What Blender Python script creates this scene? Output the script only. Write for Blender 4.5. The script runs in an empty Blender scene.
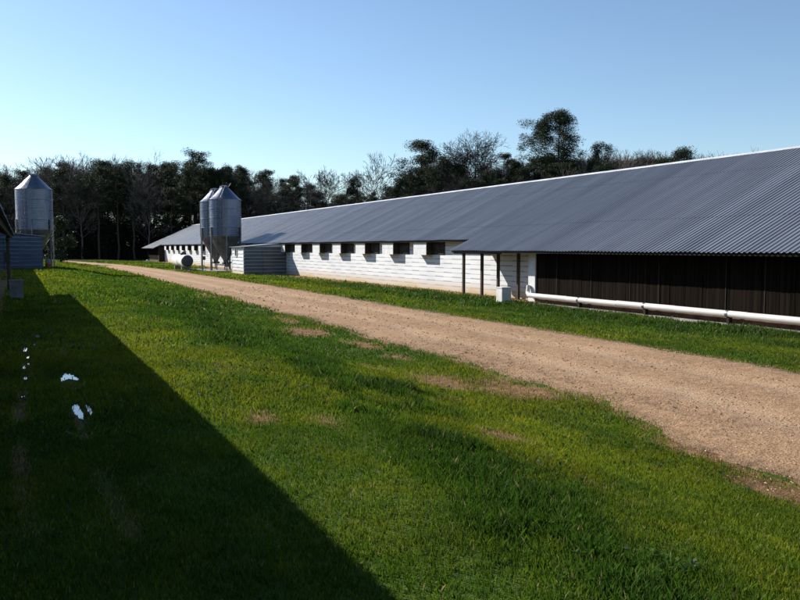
import bpy, bmesh, math, random
import numpy as np
from mathutils import Vector, Matrix

rng = random.Random(7)
nrg = np.random.default_rng(11)
scene = bpy.context.scene
COL = scene.collection

# ------------------------------------------------------------------ helpers
def smooth(a, b, x):
    t = np.clip((np.asarray(x, float) - a) / (b - a), 0, 1)
    return t * t * (3 - 2 * t)

_perm = np.random.default_rng(3).random((256, 256))
def vnoise(x, y):
    x = np.asarray(x, float); y = np.asarray(y, float)
    xi = np.floor(x).astype(int); yi = np.floor(y).astype(int)
    fx = x - xi; fy = y - yi
    fx = fx * fx * (3 - 2 * fx); fy = fy * fy * (3 - 2 * fy)
    a = _perm[xi % 256, yi % 256]; b = _perm[(xi + 1) % 256, yi % 256]
    c = _perm[xi % 256, (yi + 1) % 256]; d = _perm[(xi + 1) % 256, (yi + 1) % 256]
    return (a * (1 - fx) + b * fx) * (1 - fy) + (c * (1 - fx) + d * fx) * fy
def fbm(x, y, o=3):
    s = 0; amp = .5; t = 0
    for k in range(o):
        s = s + amp * vnoise(x * 2 ** k + 17.3 * k, y * 2 ** k + 5.1 * k); t += amp; amp *= .5
    return s / t

class MB:
    """collects geometry for ONE mesh"""
    def __init__(s): s.v = []; s.f = []; s.m = []
    def add(s, vs, fs, mi=0):
        n = len(s.v); s.v.extend([tuple(v) for v in vs]); s.f.extend([tuple(i + n for i in f) for f in fs]); s.m.extend([mi] * len(fs))
    def box(s, a, b, mi=0):
        x0, y0, z0 = (min(a[i], b[i]) for i in range(3)); x1, y1, z1 = (max(a[i], b[i]) for i in range(3))
        s.add([(x0,y0,z0),(x1,y0,z0),(x1,y1,z0),(x0,y1,z0),(x0,y0,z1),(x1,y0,z1),(x1,y1,z1),(x0,y1,z1)],
              [(0,3,2,1),(4,5,6,7),(0,1,5,4),(1,2,6,5),(2,3,7,6),(3,0,4,7)], mi)
    def tube(s, p, q, r, r2=None, n=8, mi=0, cap=True):
        r2 = r if r2 is None else r2
        p = Vector(p); q = Vector(q); d = (q - p)
        if d.length < 1e-6: return
        d.normalize(); a = d.orthogonal().normalized(); b = d.cross(a)
        vs = []
        for c, rr in ((p, r), (q, r2)):
            for k in range(n):
                t = 2 * math.pi * k / n
                vs.append(c + (a * math.cos(t) + b * math.sin(t)) * rr)
        fs = [(k, (k + 1) % n, n + (k + 1) % n, n + k) for k in range(n)]
        if cap: fs += [tuple(range(n - 1, -1, -1)), tuple(range(n, 2 * n))]
        s.add(vs, fs, mi)
    def path(s, pts, r, n=8, mi=0):
        for a, b in zip(pts[:-1], pts[1:]): s.tube(a, b, r, n=n, mi=mi)
    def lathe(s, prof, n=40, c=(0,0,0), mi=0, axis='z'):
        vs = []
        for r, z in prof:
            for k in range(n):
                t = 2 * math.pi * k / n
                if axis == 'z': vs.append((c[0] + r * math.cos(t), c[1] + r * math.sin(t), c[2] + z))
                else: vs.append((c[0] + r * math.cos(t), c[1] + z, c[2] + r * math.sin(t)))
        fs = []
        for i in range(len(prof) - 1):
            for k in range(n):
                fs.append((i*n + k, i*n + (k+1) % n, (i+1)*n + (k+1) % n, (i+1)*n + k))
        s.add(vs, fs, mi)
    def prism(s, poly, d, mi=0):
        """poly: 3D points planar, extruded by vector d"""
        n = len(poly); d = Vector(d)
        vs = [Vector(p) for p in poly] + [Vector(p) + d for p in poly]
        fs = [tuple(range(n - 1, -1, -1)), tuple(range(n, 2*n))] + [(k, (k+1) % n, n + (k+1) % n, n + k) for k in range(n)]
        s.add(vs, fs, mi)
    def build(s, name, mats, parent=None, smoothf=False, loc=None, bevel=0):
        me = bpy.data.meshes.new(name); me.from_pydata(s.v, [], s.f); me.validate()
        if not isinstance(mats, (list, tuple)): mats = [mats]
        for m in mats: me.materials.append(m)
        if len(mats) > 1 and len(me.polygons) == len(s.m): me.polygons.foreach_set('material_index', s.m)
        bm = bmesh.new(); bm.from_mesh(me); bmesh.ops.recalc_face_normals(bm, faces=bm.faces)
        if bevel: bmesh.ops.bevel(bm, geom=[e for e in bm.edges], offset=bevel, segments=2, affect='EDGES', profile=.5)
        bm.to_mesh(me); bm.free()
        if smoothf: me.polygons.foreach_set('use_smooth', [True] * len(me.polygons))
        o = bpy.data.objects.new(name, me); COL.objects.link(o)
        if loc: o.location = loc
        if parent: o.parent = parent
        return o

def thing(name, label, cat, loc=(0,0,0), group=None):
    o = bpy.data.objects.new(name, None); COL.objects.link(o); o.location = loc
    o.empty_display_size = .3
    o['label'] = label; o['category'] = cat
    if group: o['group'] = group
    return o
def tag(o, label, cat, group=None, kind=None):
    o['label'] = label; o['category'] = cat
    if group: o['group'] = group
    if kind: o['kind'] = kind
    return o
def copy_tree(o, loc=None, parent=None):
    c = o.copy(); COL.objects.link(c)
    if parent: c.parent = parent
    if loc is not None: c.location = loc
    for ch in list(o.children):
        copy_tree(ch, None, c)
    return c

# ------------------------------------------------------------------ materials
def mat(name, base, rough=.7, metal=0., spec=.4):
    m = bpy.data.materials.new(name); m.use_nodes = True
    b = m.node_tree.nodes['Principled BSDF']
    b.inputs['Base Color'].default_value = (*base, 1); b.inputs['Roughness'].default_value = rough
    b.inputs['Metallic'].default_value = metal; b.inputs['Specular IOR Level'].default_value = spec
    return m
class N:
    def __init__(s, m): s.m = m; s.t = m.node_tree; s.b = s.t.nodes['Principled BSDF']
    def new(s, ty, **k):
        n = s.t.nodes.new(ty)
        for a, v in k.items():
            if a in n.inputs: n.inputs[a].default_value = v
            else: setattr(n, a, v)
        return n
    def link(s, a, b): s.t.links.new(a, b)
    def coord(s, scale=(1,1,1), which='Object'):
        tc = s.new('ShaderNodeTexCoord'); mp = s.new('ShaderNodeMapping'); mp.inputs['Scale'].default_value = scale
        s.link(tc.outputs[which], mp.inputs['Vector']); return mp.outputs['Vector']
    def noise(s, vec, scale, detail=4, rough=.55):
        n = s.new('ShaderNodeTexNoise'); n.inputs['Scale'].default_value = scale; n.inputs['Detail'].default_value = detail; n.inputs['Roughness'].default_value = rough
        s.link(vec, n.inputs['Vector']); return n.outputs['Fac']
    def ramp(s, fac, stops):
        r = s.new('ShaderNodeValToRGB'); e = r.color_ramp.elements
        while len(e) < len(stops): e.new(.5)
        for i, (p, c) in enumerate(stops):
            e[i].position = p; e[i].color = (*c, 1) if len(c) == 3 else c
        s.link(fac, r.inputs['Fac']); return r.outputs['Color']
    def mix(s, fac, a, b, blend='MIX'):
        n = s.new('ShaderNodeMix'); n.data_type = 'RGBA'; n.blend_type = blend
        for key, v in ((0, fac), (6, a), (7, b)):
            if hasattr(v, 'links') or hasattr(v, 'is_linked'): s.link(v, n.inputs[key])
            else: n.inputs[key].default_value = v if key == 0 else (*v, 1)
        return n.outputs[2]
    def math(s, op, a, b=None):
        n = s.new('ShaderNodeMath'); n.operation = op
        for i, v in enumerate((a, b)):
            if v is None: continue
            if hasattr(v, 'is_linked'): s.link(v, n.inputs[i])
            else: n.inputs[i].default_value = v
        return n.outputs[0]
    def bump(s, h, strength=.3, dist=.02):
        n = s.new('ShaderNodeBump'); n.inputs['Strength'].default_value = strength; n.inputs['Distance'].default_value = dist
        s.link(h, n.inputs['Height']); s.link(n.outputs[0], s.b.inputs['Normal'])

def g3(v): return (v, v, v)

def m_roof():
    m = mat('galvanised_roof', (.4,.42,.45), .36, .5)
    n = N(m)
    v = n.coord((.05, 1.1, .05)); a = n.noise(v, 1.0, 5)                # sheets (about 0.9 m) along the length
    v2 = n.coord((.35, 4.5, .35)); b = n.noise(v2, 1.0, 4)
    mixv = n.math('ADD', n.math('MULTIPLY', a, .6), n.math('MULTIPLY', b, .4))
    c = n.ramp(mixv, [(.3, (.215,.22,.232)), (.5, (.30,.306,.318)), (.7, (.39,.396,.405))])
    tc = n.new('ShaderNodeTexCoord'); sp = n.new('ShaderNodeSeparateXYZ'); n.link(tc.outputs['Object'], sp.inputs[0])
    sheet = n.math('FLOOR', n.math('DIVIDE', sp.outputs[1], .89)); wn = n.new('ShaderNodeTexWhiteNoise'); wn.noise_dimensions = '1D'; n.link(sheet, wn.inputs['W'])
    c = n.mix(n.math('MULTIPLY', wn.outputs['Value'], .28), c, (.14,.147,.16))
    lap = n.math('LESS_THAN', n.math('ABSOLUTE', n.math('SUBTRACT', n.math('FRACT', n.math('DIVIDE', n.math('ADD', sp.outputs[0], 2.0), 3.7)), .5)), .008)
    c = n.mix(n.math('MULTIPLY', lap, .32), c, (.06,.06,.065))
    ru = n.ramp(n.noise(n.coord((.25, 2.2, .25)), 1.0, 5), [(.60, g3(0)), (.78, g3(1))]); c = n.mix(n.math('MULTIPLY', ru, .35), c, (.20,.13,.09))
    n.link(c, n.b.inputs['Base Color'])
    n.link(n.math('ADD', n.math('MULTIPLY', b, .25), .27), n.b.inputs['Roughness'])
    n.bump(n.noise(n.coord((2, 2, 2)), 1.3, 3), .25, .01)
    return m
def m_bin():
    m = mat('galvanised_bin_steel', (.5,.52,.55), .25, 1.0)
    n = N(m)
    a = n.noise(n.coord((1.2,1.2,1.0)), .9, 3); b = n.noise(n.coord((9,9,.7)), 1.0, 3)
    c = n.ramp(n.math('ADD', n.math('MULTIPLY', a, .6), n.math('MULTIPLY', b, .4)), [(.3, (.10,.115,.15)), (.52, (.145,.16,.20)), (.75, (.21,.23,.27))])
    n.link(c, n.b.inputs['Base Color']); n.link(n.math('ADD', n.math('MULTIPLY', a, .25), .17), n.b.inputs['Roughness'])
    return m
def m_white_siding(name='white_painted_block', base=(.74,.745,.75), course=.205, dirt=True):
    m = mat(name, base, .6, 0, .3); n = N(m)
    tc = n.new('ShaderNodeTexCoord'); sp = n.new('ShaderNodeSeparateXYZ'); n.link(tc.outputs['Object'], sp.inputs[0])
    along = n.math('ADD', sp.outputs[0], sp.outputs[1])
    cb = n.new('ShaderNodeCombineXYZ'); n.link(along, cb.inputs[0]); n.link(sp.outputs[2], cb.inputs[1])
    # courses of block with joints worn open here and there, as staggered dashes
    br = n.new('ShaderNodeTexBrick'); br.offset = .5; br.inputs['Scale'].default_value = 1
    br.inputs['Brick Width'].default_value = .81; br.inputs['Row Height'].default_value = course
    br.inputs['Mortar Size'].default_value = .012; br.inputs['Mortar Smooth'].default_value = .3
    br.inputs['Color1'].default_value = (.92,.92,.92,1); br.inputs['Color2'].default_value = (1,1,1,1); br.inputs['Mortar'].default_value = (.35,.33,.3,1)
    n.link(cb.outputs[0], br.inputs['Vector'])
    # dashes: dark where (row parity) x (along) says so
    row = n.math('FLOOR', n.math('DIVIDE', sp.outputs[2], course))
    par = n.math('MULTIPLY', n.math('FRACT', n.math('MULTIPLY', row, .5)), 2.0)
    ph = n.math('FRACT', n.math('ADD', n.math('DIVIDE', along, 1.62), n.math('MULTIPLY', par, .5)))
    gate = n.math('LESS_THAN', ph, .5)
    fz = n.math('FRACT', n.math('DIVIDE', sp.outputs[2], course))
    line = n.math('LESS_THAN', fz, .26)
    nz = n.noise(n.coord((1.3, 1.3, 3)), 1.5, 4)
    dash = n.math('MULTIPLY', n.math('MULTIPLY', gate, line), n.math('MINIMUM', n.math('MULTIPLY', nz, 1.05), .55))
    st = n.noise(n.coord((.5,.5,1.5)), 1.2, 5)
    c0 = n.ramp(st, [(.3, tuple(b * .86 for b in base)), (.6, base)])
    c1 = n.mix(n.math('MULTIPLY', n.math('LESS_THAN', fz, .15), .62), c0, (.30,.31,.34))
    c2 = n.mix(dash, c1, (.20,.215,.25))
    if dirt:
        low = n.math('SUBTRACT', 1.0, n.math('MULTIPLY', n.math('SUBTRACT', sp.outputs[2], .02), 2.0))
        low = n.math('MULTIPLY', n.math('MAXIMUM', low, 0.0), n.math('ADD', n.math('MULTIPLY', st, 1.5), .15))
        low = n.math('MINIMUM', low, 1.0)
        c2 = n.mix(low, c2, (.50,.38,.22))
    n.link(c2, n.b.inputs['Base Color'])
    n.bump(n.math('LESS_THAN', fz, .16), -.6, .012)
    return m
def m_noisy(name, c0, c1, scale=2., rough=.8, metal=0, stretch=(1,1,1), bump=0, spec=.3, det=5):
    m = mat(name, c0, rough, metal, spec); n = N(m)
    a = n.noise(n.coord(stretch), scale, det)
    n.link(n.ramp(a, [(.33, c0), (.67, c1)]), n.b.inputs['Base Color'])
    if bump: n.bump(a, bump, .02)
    return m

def m_lined(name, c0, c1, course=.2525):
    m = mat(name, c0, .6, .1, .3); n = N(m); tc = n.new('ShaderNodeTexCoord'); sp = n.new('ShaderNodeSeparateXYZ'); n.link(tc.outputs['Object'], sp.inputs[0])
    fz = n.math('FRACT', n.math('DIVIDE', sp.outputs[2], course)); a = n.noise(n.coord((1,1,3)), 1.5, 5)
    col = n.ramp(a, [(.33, c0), (.67, c1)])
    col = n.mix(n.math('MULTIPLY', n.math('LESS_THAN', fz, .14), .8), col, tuple(min(1, v * 3.2) for v in c1))
    n.link(col, n.b.inputs['Base Color']); return m
M_ROOF = m_roof(); M_BIN = m_bin()
M_WALL = m_white_siding()
M_SHEDW = m_white_siding('white_lapped_siding', (.68,.69,.70), .25, True)
M_TRIM = m_noisy('white_trim_paint', (.58,.58,.57), (.72,.72,.71), 3)
M_RIDGE = m_noisy('ridge_cap_metal', (.48,.49,.51), (.66,.67,.69), 2, .45, .2)
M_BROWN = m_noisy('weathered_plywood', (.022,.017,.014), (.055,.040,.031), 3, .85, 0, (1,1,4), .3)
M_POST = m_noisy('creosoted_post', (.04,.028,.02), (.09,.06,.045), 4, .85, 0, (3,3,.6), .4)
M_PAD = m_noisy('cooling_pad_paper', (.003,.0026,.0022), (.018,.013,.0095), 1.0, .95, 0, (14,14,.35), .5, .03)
M_SLATW = m_noisy('pad_divider', (.018,.014,.011), (.034,.028,.023), 3, .8)
M_DECK = m_noisy('purlin_timber', (.05,.037,.027), (.10,.075,.055), 2, .85, 0, (4,1,4))
M_PVC = m_noisy('white_pvc', (.55,.53,.50), (.68,.66,.62), 2.5, .4, 0, (1,.4,1))
M_CONC = m_noisy('cast_concrete', (.22,.20,.18), (.36,.33,.30), 3, .85, 0, (1,1,1), .3)
M_PLINTH = m_noisy('clay_stained_plinth', (.09,.045,.028), (.20,.12,.08), 3, .9)
M_CONCD = m_noisy('dark_concrete', (.10,.11,.11), (.19,.20,.19), 4, .85, 0, (1,1,1), .3)  # darker grey, for the left pedestal and the drum body
M_TANK = m_noisy('white_tank_paint', (.68,.68,.66), (.80,.80,.78), 1.5, .4)
M_DSTEEL = m_noisy('dark_steel', (.05,.05,.055), (.11,.11,.12), 3, .5, .6)
M_STEEL = m_noisy('leg_steel', (.11,.11,.12), (.19,.19,.20), 3, .45, .7)
M_RUST = m_noisy('rusty_red_paint', (.22,.04,.02), (.32,.09,.04), 6, .7)
M_BLACKWOOD = m_noisy('tarred_board', (.010,.008,.007), (.028,.021,.017), 3, .9)
M_LOUVRE = m_noisy('louvre_boards', (.035,.029,.025), (.08,.066,.056), 3, .85)
M_BLACK = mat('black_plastic', (.02,.02,.02), .5)
M_GLASS = mat('dark_pane', (.03,.035,.04), .12, 0, .6)
M_SHADESIDE = m_lined('shaded_lapped_siding', (.085,.088,.092), (.135,.138,.143))  # white siding darkened: the shade on the shed's end is put into the colour
M_SHEET = m_lined('shed_sheet_metal', (.035,.050,.08), (.065,.085,.125))

# ------------------------------------------------------------------ terrain height
def G(x, y):
    x = np.asarray(x, float); y = np.asarray(y, float)
    top = .5 + .1 * smooth(38, 55, y) - .35 * smooth(85, 125, y)
    base = .10 - .10 * smooth(11.5, 14.5, x) - .07 * smooth(15, 17, x) * (1 - smooth(20, 30, y))
    h = base + (top - base) * (1 - smooth(1.9, 6.2, x))
    h = h - .07 * np.exp(-((x - 5.0) / .9) ** 2) * (1 - smooth(40, 60, y))
    h = h + .03 * (fbm(x * .35 + 9, y * .35, 2) - .5) * smooth(2.0, 4, x) * (1 - smooth(14.5, 16.5, x))
    return h
def Gf(x, y): return float(G(x, y))

def road_edges(y):
    """left and right edge (x) of the gravel drive at distance y"""
    y = np.asarray(y, float)
    ly = [-30, 2, 4, 5.4, 7.6, 9.7, 14, 20, 35, 60, 80, 95, 110, 125]
    lx = [5.3, 5.25, 5.45, 5.8, 6.4, 6.45, 6.6, 6.8, 7.1, 7.3, 7.1, 6.4, 4.4, 1.5]
    ry = [-30, 8, 16, 46, 70, 85, 95, 110, 125]
    rx = [10.6, 10.65, 10.8, 11.2, 11.0, 10.3, 9.3, 7.2, 4.2]
    l = np.interp(y, ly, lx) + .55 * (fbm(y * .55, y * 0 + 3.3, 3) - .5) * smooth(1, 3, y)
    r = np.interp(y, ry, rx) + .35 * (fbm(y * .5, y * 0 + 8.8, 3) - .5)
    return l, r

DIRT = [(5.75,16.7,.45,1.1,1.),(5.9,12.2,.25,.6,.8),(5.3,9.6,.45,.8,.9),(5.9,8.6,.45,.9,1),(3.83,5.7,.22,.35,.9),(3.5,4.2,.12,.2,.6),
        (2.3,9.6,.25,.5,.5),(1.85,6.6,.2,.35,.6),(2.35,6.3,.2,.3,.6),(5.8,5.3,.3,.7,.9),(5.35,4.0,.25,.6,.9),(6.2,19.5,.3,1.5,.7),
        (6.0,14,.3,1.0,.7),(4.9,11.0,.25,.5,.6),(4.55,7.9,.2,.3,.5),(6.5,30,.35,3,.6),(4.9,37,.5,2,.35),(12.9,20,.3,2.5,.3)]
def dirt_amt(x, y):
    d = np.zeros(np.shape(x))
    wob = fbm(np.asarray(x) * 3.1, np.asarray(y) * 1.9, 3)
    for cx, cy, sx, sy, a in DIRT:
        d = np.maximum(d, a * np.exp(-(((x - cx) / sx) ** 2 + ((y - cy) / sy) ** 2)))
    l, r = road_edges(y)
    el = np.where(x < l, np.exp(-((l - x) / .20) ** 2), 0) * .62
    er = np.where(x > r, np.exp(-((x - r) / .16) ** 2), 0) * .8
    ms = smooth(10.2, 8, y)
    d = np.maximum(d, np.maximum(el, er))
    # earth along the foot of the barn, softer and redder by the pads
    d = np.maximum(d, smooth(15.5, 16.7, x + 1.6 * (wob - .5)) * (x < 30) * smooth(125, 121, y))
    # wheel ruts in the wet shade beside the near barn
    for rx in (.0, .47):
        d = np.maximum(d, .55 * np.exp(-((x - rx - .05 * np.sin(y * .7)) / .075) ** 2) * smooth(18, 13, y) * smooth(.35, .6, vnoise(y * 1.3 + rx * 9, x * 0)))
    d = np.maximum(d, (x < -.4) * .45)
    return np.clip(d * (.45 + 1.1 * wob), 0, 1)
def tall_amt(x, y):
    L = np.interp(y, [3.4, 4.7, 6.4, 9.4, 14.8, 30], [2.25, 2.45, 2.7, 3.0, 3.05, 3.6])
    R = np.interp(y, [3.1, 4.0, 5.8, 7.5, 13, 33], [2.75, 3.25, 3.7, 4.05, 4.5, 6.0])
    L = L + 1.1 * (fbm(np.asarray(y) * .9, np.asarray(x) * .5, 3) - .5); R = R + 1.1 * (fbm(np.asarray(y) * .8 + 30, np.asarray(x) * .5, 3) - .5); w = .35
    t = smooth(L - w, L + w, x) * (1 - smooth(R - w, R + w, x)) * (1 - smooth(30, 36, y))
    n = fbm(np.asarray(x) * 1.4, np.asarray(y) * .8, 3)
    t = t * (.25 + .75 * smooth(.36, .58, fbm(np.asarray(x) * 2.6 + 3, np.asarray(y) * 1.3, 3))) * smooth(.25, .5, n)
    t2 = .9 * smooth(13.2, 14.4, x + 1.2 * (n - .5)) * (1 - smooth(16.5, 16.9, x)) * (1 - smooth(34, 50, y)) * smooth(.25, .5, n)
    return np.clip(np.maximum(t, t2), 0, 1)

def grid_mesh(name, xs, ys, zf, attrs, material, parent=None):
    X, Y = np.meshgrid(xs, ys); nx, ny = len(xs), len(ys)
    Z = zf(X, Y)
    co = np.stack([X, Y, Z], -1).reshape(-1, 3).astype(np.float32)
    i = np.arange((ny - 1) * (nx - 1)); r = i // (nx - 1); c = i % (nx - 1); a = r * nx + c
    q = np.stack([a, a + 1, a + nx + 1, a + nx], -1).astype(np.int32)
    me = bpy.data.meshes.new(name)
    me.vertices.add(len(co)); me.vertices.foreach_set('co', co.ravel())
    me.loops.add(q.size); me.loops.foreach_set('vertex_index', q.ravel())
    me.polygons.add(len(q)); me.polygons.foreach_set('loop_start', np.arange(0, q.size, 4, dtype=np.int32))
    me.polygons.foreach_set('use_smooth', [True] * len(q))
    me.update(calc_edges=True)
    for nm, fn in attrs.items():
        at = me.attributes.new(nm, 'FLOAT', 'POINT'); at.data.foreach_set('value', fn(X, Y).ravel().astype(np.float32))
    me.materials.append(material)
    o = bpy.data.objects.new(name, me); COL.objects.link(o); return o

def nonuni(segs):
    out = []
    for a, b, s in segs: out.extend(np.arange(a, b - 1e-6, s))
    out.append(segs[-1][1]); return np.array(out)

# ground material
def m_ground():
    m = mat('lawn_ground', (.05,.07,.02), .9, 0, .15); n = N(m)
    at = n.new('ShaderNodeAttribute', attribute_name='dirt'); tl = n.new('ShaderNodeAttribute', attribute_name='tall')
    fr = n.new('ShaderNodeAttribute', attribute_name='litter')
    v = n.coord((1,1,1))
    a = n.noise(v, .55, 5); b = n.noise(v, 7, 5); c = n.noise(v, 60, 3)
    gcol = n.ramp(n.math('ADD', n.math('MULTIPLY', a, .55), n.math('MULTIPLY', b, .45)), [(.34, (.028,.066,.006)), (.5, (.055,.095,.008)), (.66, (.105,.120,.012))])
    gcol = n.mix(n.math('MULTIPLY', tl.outputs['Fac'], .7), gcol, (.022,.045,.008))
    dcol = n.ramp(n.math('ADD', n.math('MULTIPLY', b, .6), n.math('MULTIPLY', c, .4)), [(.35, (.07,.036,.016)), (.55, (.24,.130,.058)), (.72, (.42,.25,.135))])
    lcol = n.ramp(b, [(.3, (.020,.014,.008)), (.7, (.07,.045,.025))])
    dd = n.math('MULTIPLY', at.outputs['Fac'], n.math('ADD', .35, n.math('MULTIPLY', b, 1.4)))
    dd = n.ramp(dd, [(.28, g3(0)), (.55, g3(1))])
    col = n.mix(dd, gcol, dcol); col = n.mix(fr.outputs['Fac'], col, lcol)
    n.link(col, n.b.inputs['Base Color'])
    n.bump(n.math('ADD', n.math('MULTIPLY', b, .6), n.math('MULTIPLY', c, .5)), .9, .05)
    return m
def m_gravel():
    m = mat('gravel_drive', (.4,.27,.18), .92, 0, .15); n = N(m)
    v = n.coord((1,1,1)); at = n.new('ShaderNodeAttribute', attribute_name='worn')
    a = n.noise(v, .5, 4); b = n.noise(v, 9, 5, .65); c = n.noise(n.coord((1,1,1)), 42, 4, .7)
    vo = n.new('ShaderNodeTexVoronoi'); vo.inputs['Scale'].default_value = 30; n.link(v, vo.inputs['Vector'])
    mx = n.math('ADD', n.math('MULTIPLY', b, .45), n.math('MULTIPLY', c, .55))
    col = n.ramp(mx, [(.32, (.13,.072,.038)), (.46, (.31,.185,.100)), (.58, (.44,.28,.155)), (.74, (.58,.40,.25))])
    col = n.mix(n.math('MULTIPLY', n.ramp(a, [(.4, g3(0)), (.65, g3(1))]), .35), col, (.52,.33,.185))
    tk = n.new('ShaderNodeAttribute', attribute_name='tracks')
    sp_ = n.ramp(n.math('ADD', n.noise(n.coord((1,1,1)), 16, 3, .6), n.math('MULTIPLY', tk.outputs['Fac'], .12)), [(.33, g3(1)), (.42, g3(0))])
    col = n.mix(n.math('MULTIPLY', sp_, .55), col, (.15,.09,.05)); col = n.mix(n.math('MULTIPLY', tk.outputs['Fac'], .35), col, (.56,.40,.26))
    col = n.mix(n.math('MULTIPLY', at.outputs['Fac'], .75), col, n.ramp(b, [(.35, (.10,.06,.035)), (.65, (.27,.17,.10))]))
    n.link(col, n.b.inputs['Base Color'])
    h = n.math('ADD', n.math('MULTIPLY', c, .7), n.math('ADD', n.math('MULTIPLY', vo.outputs['Distance'], .25), n.math('MULTIPLY', b, .8)))
    n.bump(h, 1.0, .03)
    return m
M_GROUND = m_ground(); M_GRAVEL = m_gravel()

xs = nonuni([(-600,-100,100),(-100,-20,16),(-20,-2,3),(-2,12,.14),(12,18,.35),(18,40,4),(40,240,25),(240,700,115)])
ys = nonuni([(-300,-20,40),(-20,0,4),(0,22,.16),(22,50,.4),(50,130,1.5),(130,250,20),(250,1500,250)])
litter = lambda X, Y: np.maximum(smooth(111, 117, Y + 5 * (fbm(X * .2, Y * .2, 2) - .5)), smooth(31, 35, X))
ground = grid_mesh('ground', xs, ys, G, {'dirt': dirt_amt, 'tall': tall_amt, 'litter': litter}, M_GROUND)
ground['kind'] = 'structure'
ground['label'] = 'mown green lawn and earth running between the two long barns'

# road: a sheet just above the ground with its own crown, ruts and tyre marks
def build_road():
    yy = nonuni([(-12,0,1.0),(0,26,.09),(26,60,.35),(60,124,1.2)])
    nt = 70; t = np.linspace(0, 1, nt)
    l, r = road_edges(yy)
    # finer wobble so that the edge is ragged
    l = l + .16 * (vnoise(yy * 3.1, yy * 0) - .5) + .10 * (vnoise(yy * 9.1, yy * 0 + 4) - .5)
    r = r + .12 * (vnoise(yy * 3.3, yy * 0 + 7) - .5) + .06 * (vnoise(yy * 9.7, yy * 0 + 2) - .5)
    X = l[:, None] + (r - l)[:, None] * t[None]; Y = np.repeat(yy[:, None], nt, 1)
    edge = np.minimum(t, 1 - t)[None] * (r - l)[:, None]
    lift = .012 + .03 * smooth(0, .5, edge)
    near = 1 - smooth(20, 40, Y)
    lift = lift + near * .02 * (fbm(X * 2.2, Y * 2.2, 3) - .5) * smooth(0, .3, edge)
    for c in (.30, .66):
        lift = lift - .035 * np.exp(-((t[None] - c - .02 * np.sin(Y * .35)) / .06) ** 2)
    # chevrons of tyre marks pressed in near the bulge of the edge
    tm = np.exp(-((X - (6.9 + .05 * (Y - 8))) / .22) ** 2) * smooth(5, 6, Y) * (1 - smooth(12, 15, Y))
    lift = lift - .022 * tm * (np.sin(Y * 19 + X * 6) > .2)
    Z = G(X, Y) + np.maximum(lift, .006)
    Z[:, 0] -= .03; Z[:, -1] -= .03
    tracks = sum(np.exp(-((t[None] - c_ - .02 * np.sin(Y * .35)) / .07) ** 2) * (.35 + .9 * fbm(X * .8, Y * .5, 2)) for c_ in (.30, .66))
    worn = np.clip(np.exp(-(edge / .22) ** 2) * (.6 + .8 * fbm(X * 3, Y * 2, 2)) + tm * .35 + .0, 0, 1)
    co = np.stack([X, Y, Z], -1).reshape(-1, 3).astype(np.float32); ny = len(yy)
    i = np.arange((ny - 1) * (nt - 1)); rr = i // (nt - 1); c = i % (nt - 1); a = rr * nt + c
    q = np.stack([a, a + 1, a + nt + 1, a + nt], -1).astype(np.int32)
    me = bpy.data.meshes.new('gravel_road'); me.vertices.add(len(co)); me.vertices.foreach_set('co', co.ravel())
    me.loops.add(q.size); me.loops.foreach_set('vertex_index', q.ravel()); me.polygons.add(len(q))
    me.polygons.foreach_set('loop_start', np.arange(0, q.size, 4, dtype=np.int32)); me.polygons.foreach_set('use_smooth', [True] * len(q))
    me.update(calc_edges=True)
    at = me.attributes.new('worn', 'FLOAT', 'POINT'); at.data.foreach_set('value', worn.ravel().astype(np.float32))
    at = me.attributes.new('tracks', 'FLOAT', 'POINT'); at.data.foreach_set('value', (tracks + 0 * X).ravel().astype(np.float32))
    me.materials.append(M_GRAVEL)
    o = bpy.data.objects.new('gravel_road', me); COL.objects.link(o)
    o['kind'] = 'structure'; o['label'] = 'straight tan gravel drive crossing the lawn between the barns'
build_road()

# ------------------------------------------------------------------ tri-soup builder for blades, pebbles and leaves
def soup(name, verts, nper, mats, col=None, mi=None):
    """verts (n, nper, 3): n separate faces with nper corners"""
    n = len(verts); co = verts.reshape(-1, 3).astype(np.float32)
    me = bpy.data.meshes.new(name); me.vertices.add(len(co)); me.vertices.foreach_set('co', co.ravel())
    me.loops.add(len(co)); me.loops.foreach_set('vertex_index', np.arange(len(co), dtype=np.int32))
    me.polygons.add(n); me.polygons.foreach_set('loop_start', np.arange(0, len(co), nper, dtype=np.int32))
    if not isinstance(mats, (list, tuple)): mats = [mats]
    for m in mats: me.materials.append(m)
    me.update(calc_edges=True)
    if col is not None:
        at = me.attributes.new('tint', 'FLOAT_COLOR', 'POINT')
        c = np.concatenate([np.repeat(col, nper, 0), np.ones((len(co), 1))], 1).astype(np.float32)
        at.data.foreach_set('color', c.ravel())
    o = bpy.data.objects.new(name, me); COL.objects.link(o); return o

def m_leafy(name, translucency=.4, tint=True, base=(.05,.08,.02), rough=.6):
    m = mat(name, base, rough, 0, .25); n = N(m); out = m.node_tree.nodes['Material Output']
    tr = n.new('ShaderNodeBsdfTranslucent'); mx = n.new('ShaderNodeMixShader'); mx.inputs[0].default_value = translucency
    if tint:
        at = n.new('ShaderNodeAttribute', attribute_name='tint')
        n.link(at.outputs['Color'], n.b.inputs['Base Color']); n.link(at.outputs['Color'], tr.inputs['Color'])
    else: tr.inputs['Color'].default_value = (*base, 1)
    n.link(n.b.outputs[0], mx.inputs[1]); n.link(tr.outputs[0], mx.inputs[2]); n.link(mx.outputs[0], out.inputs['Surface'])
    return m
M_GRASS = m_leafy('grass_blade', .45, True, rough=.55)

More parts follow.
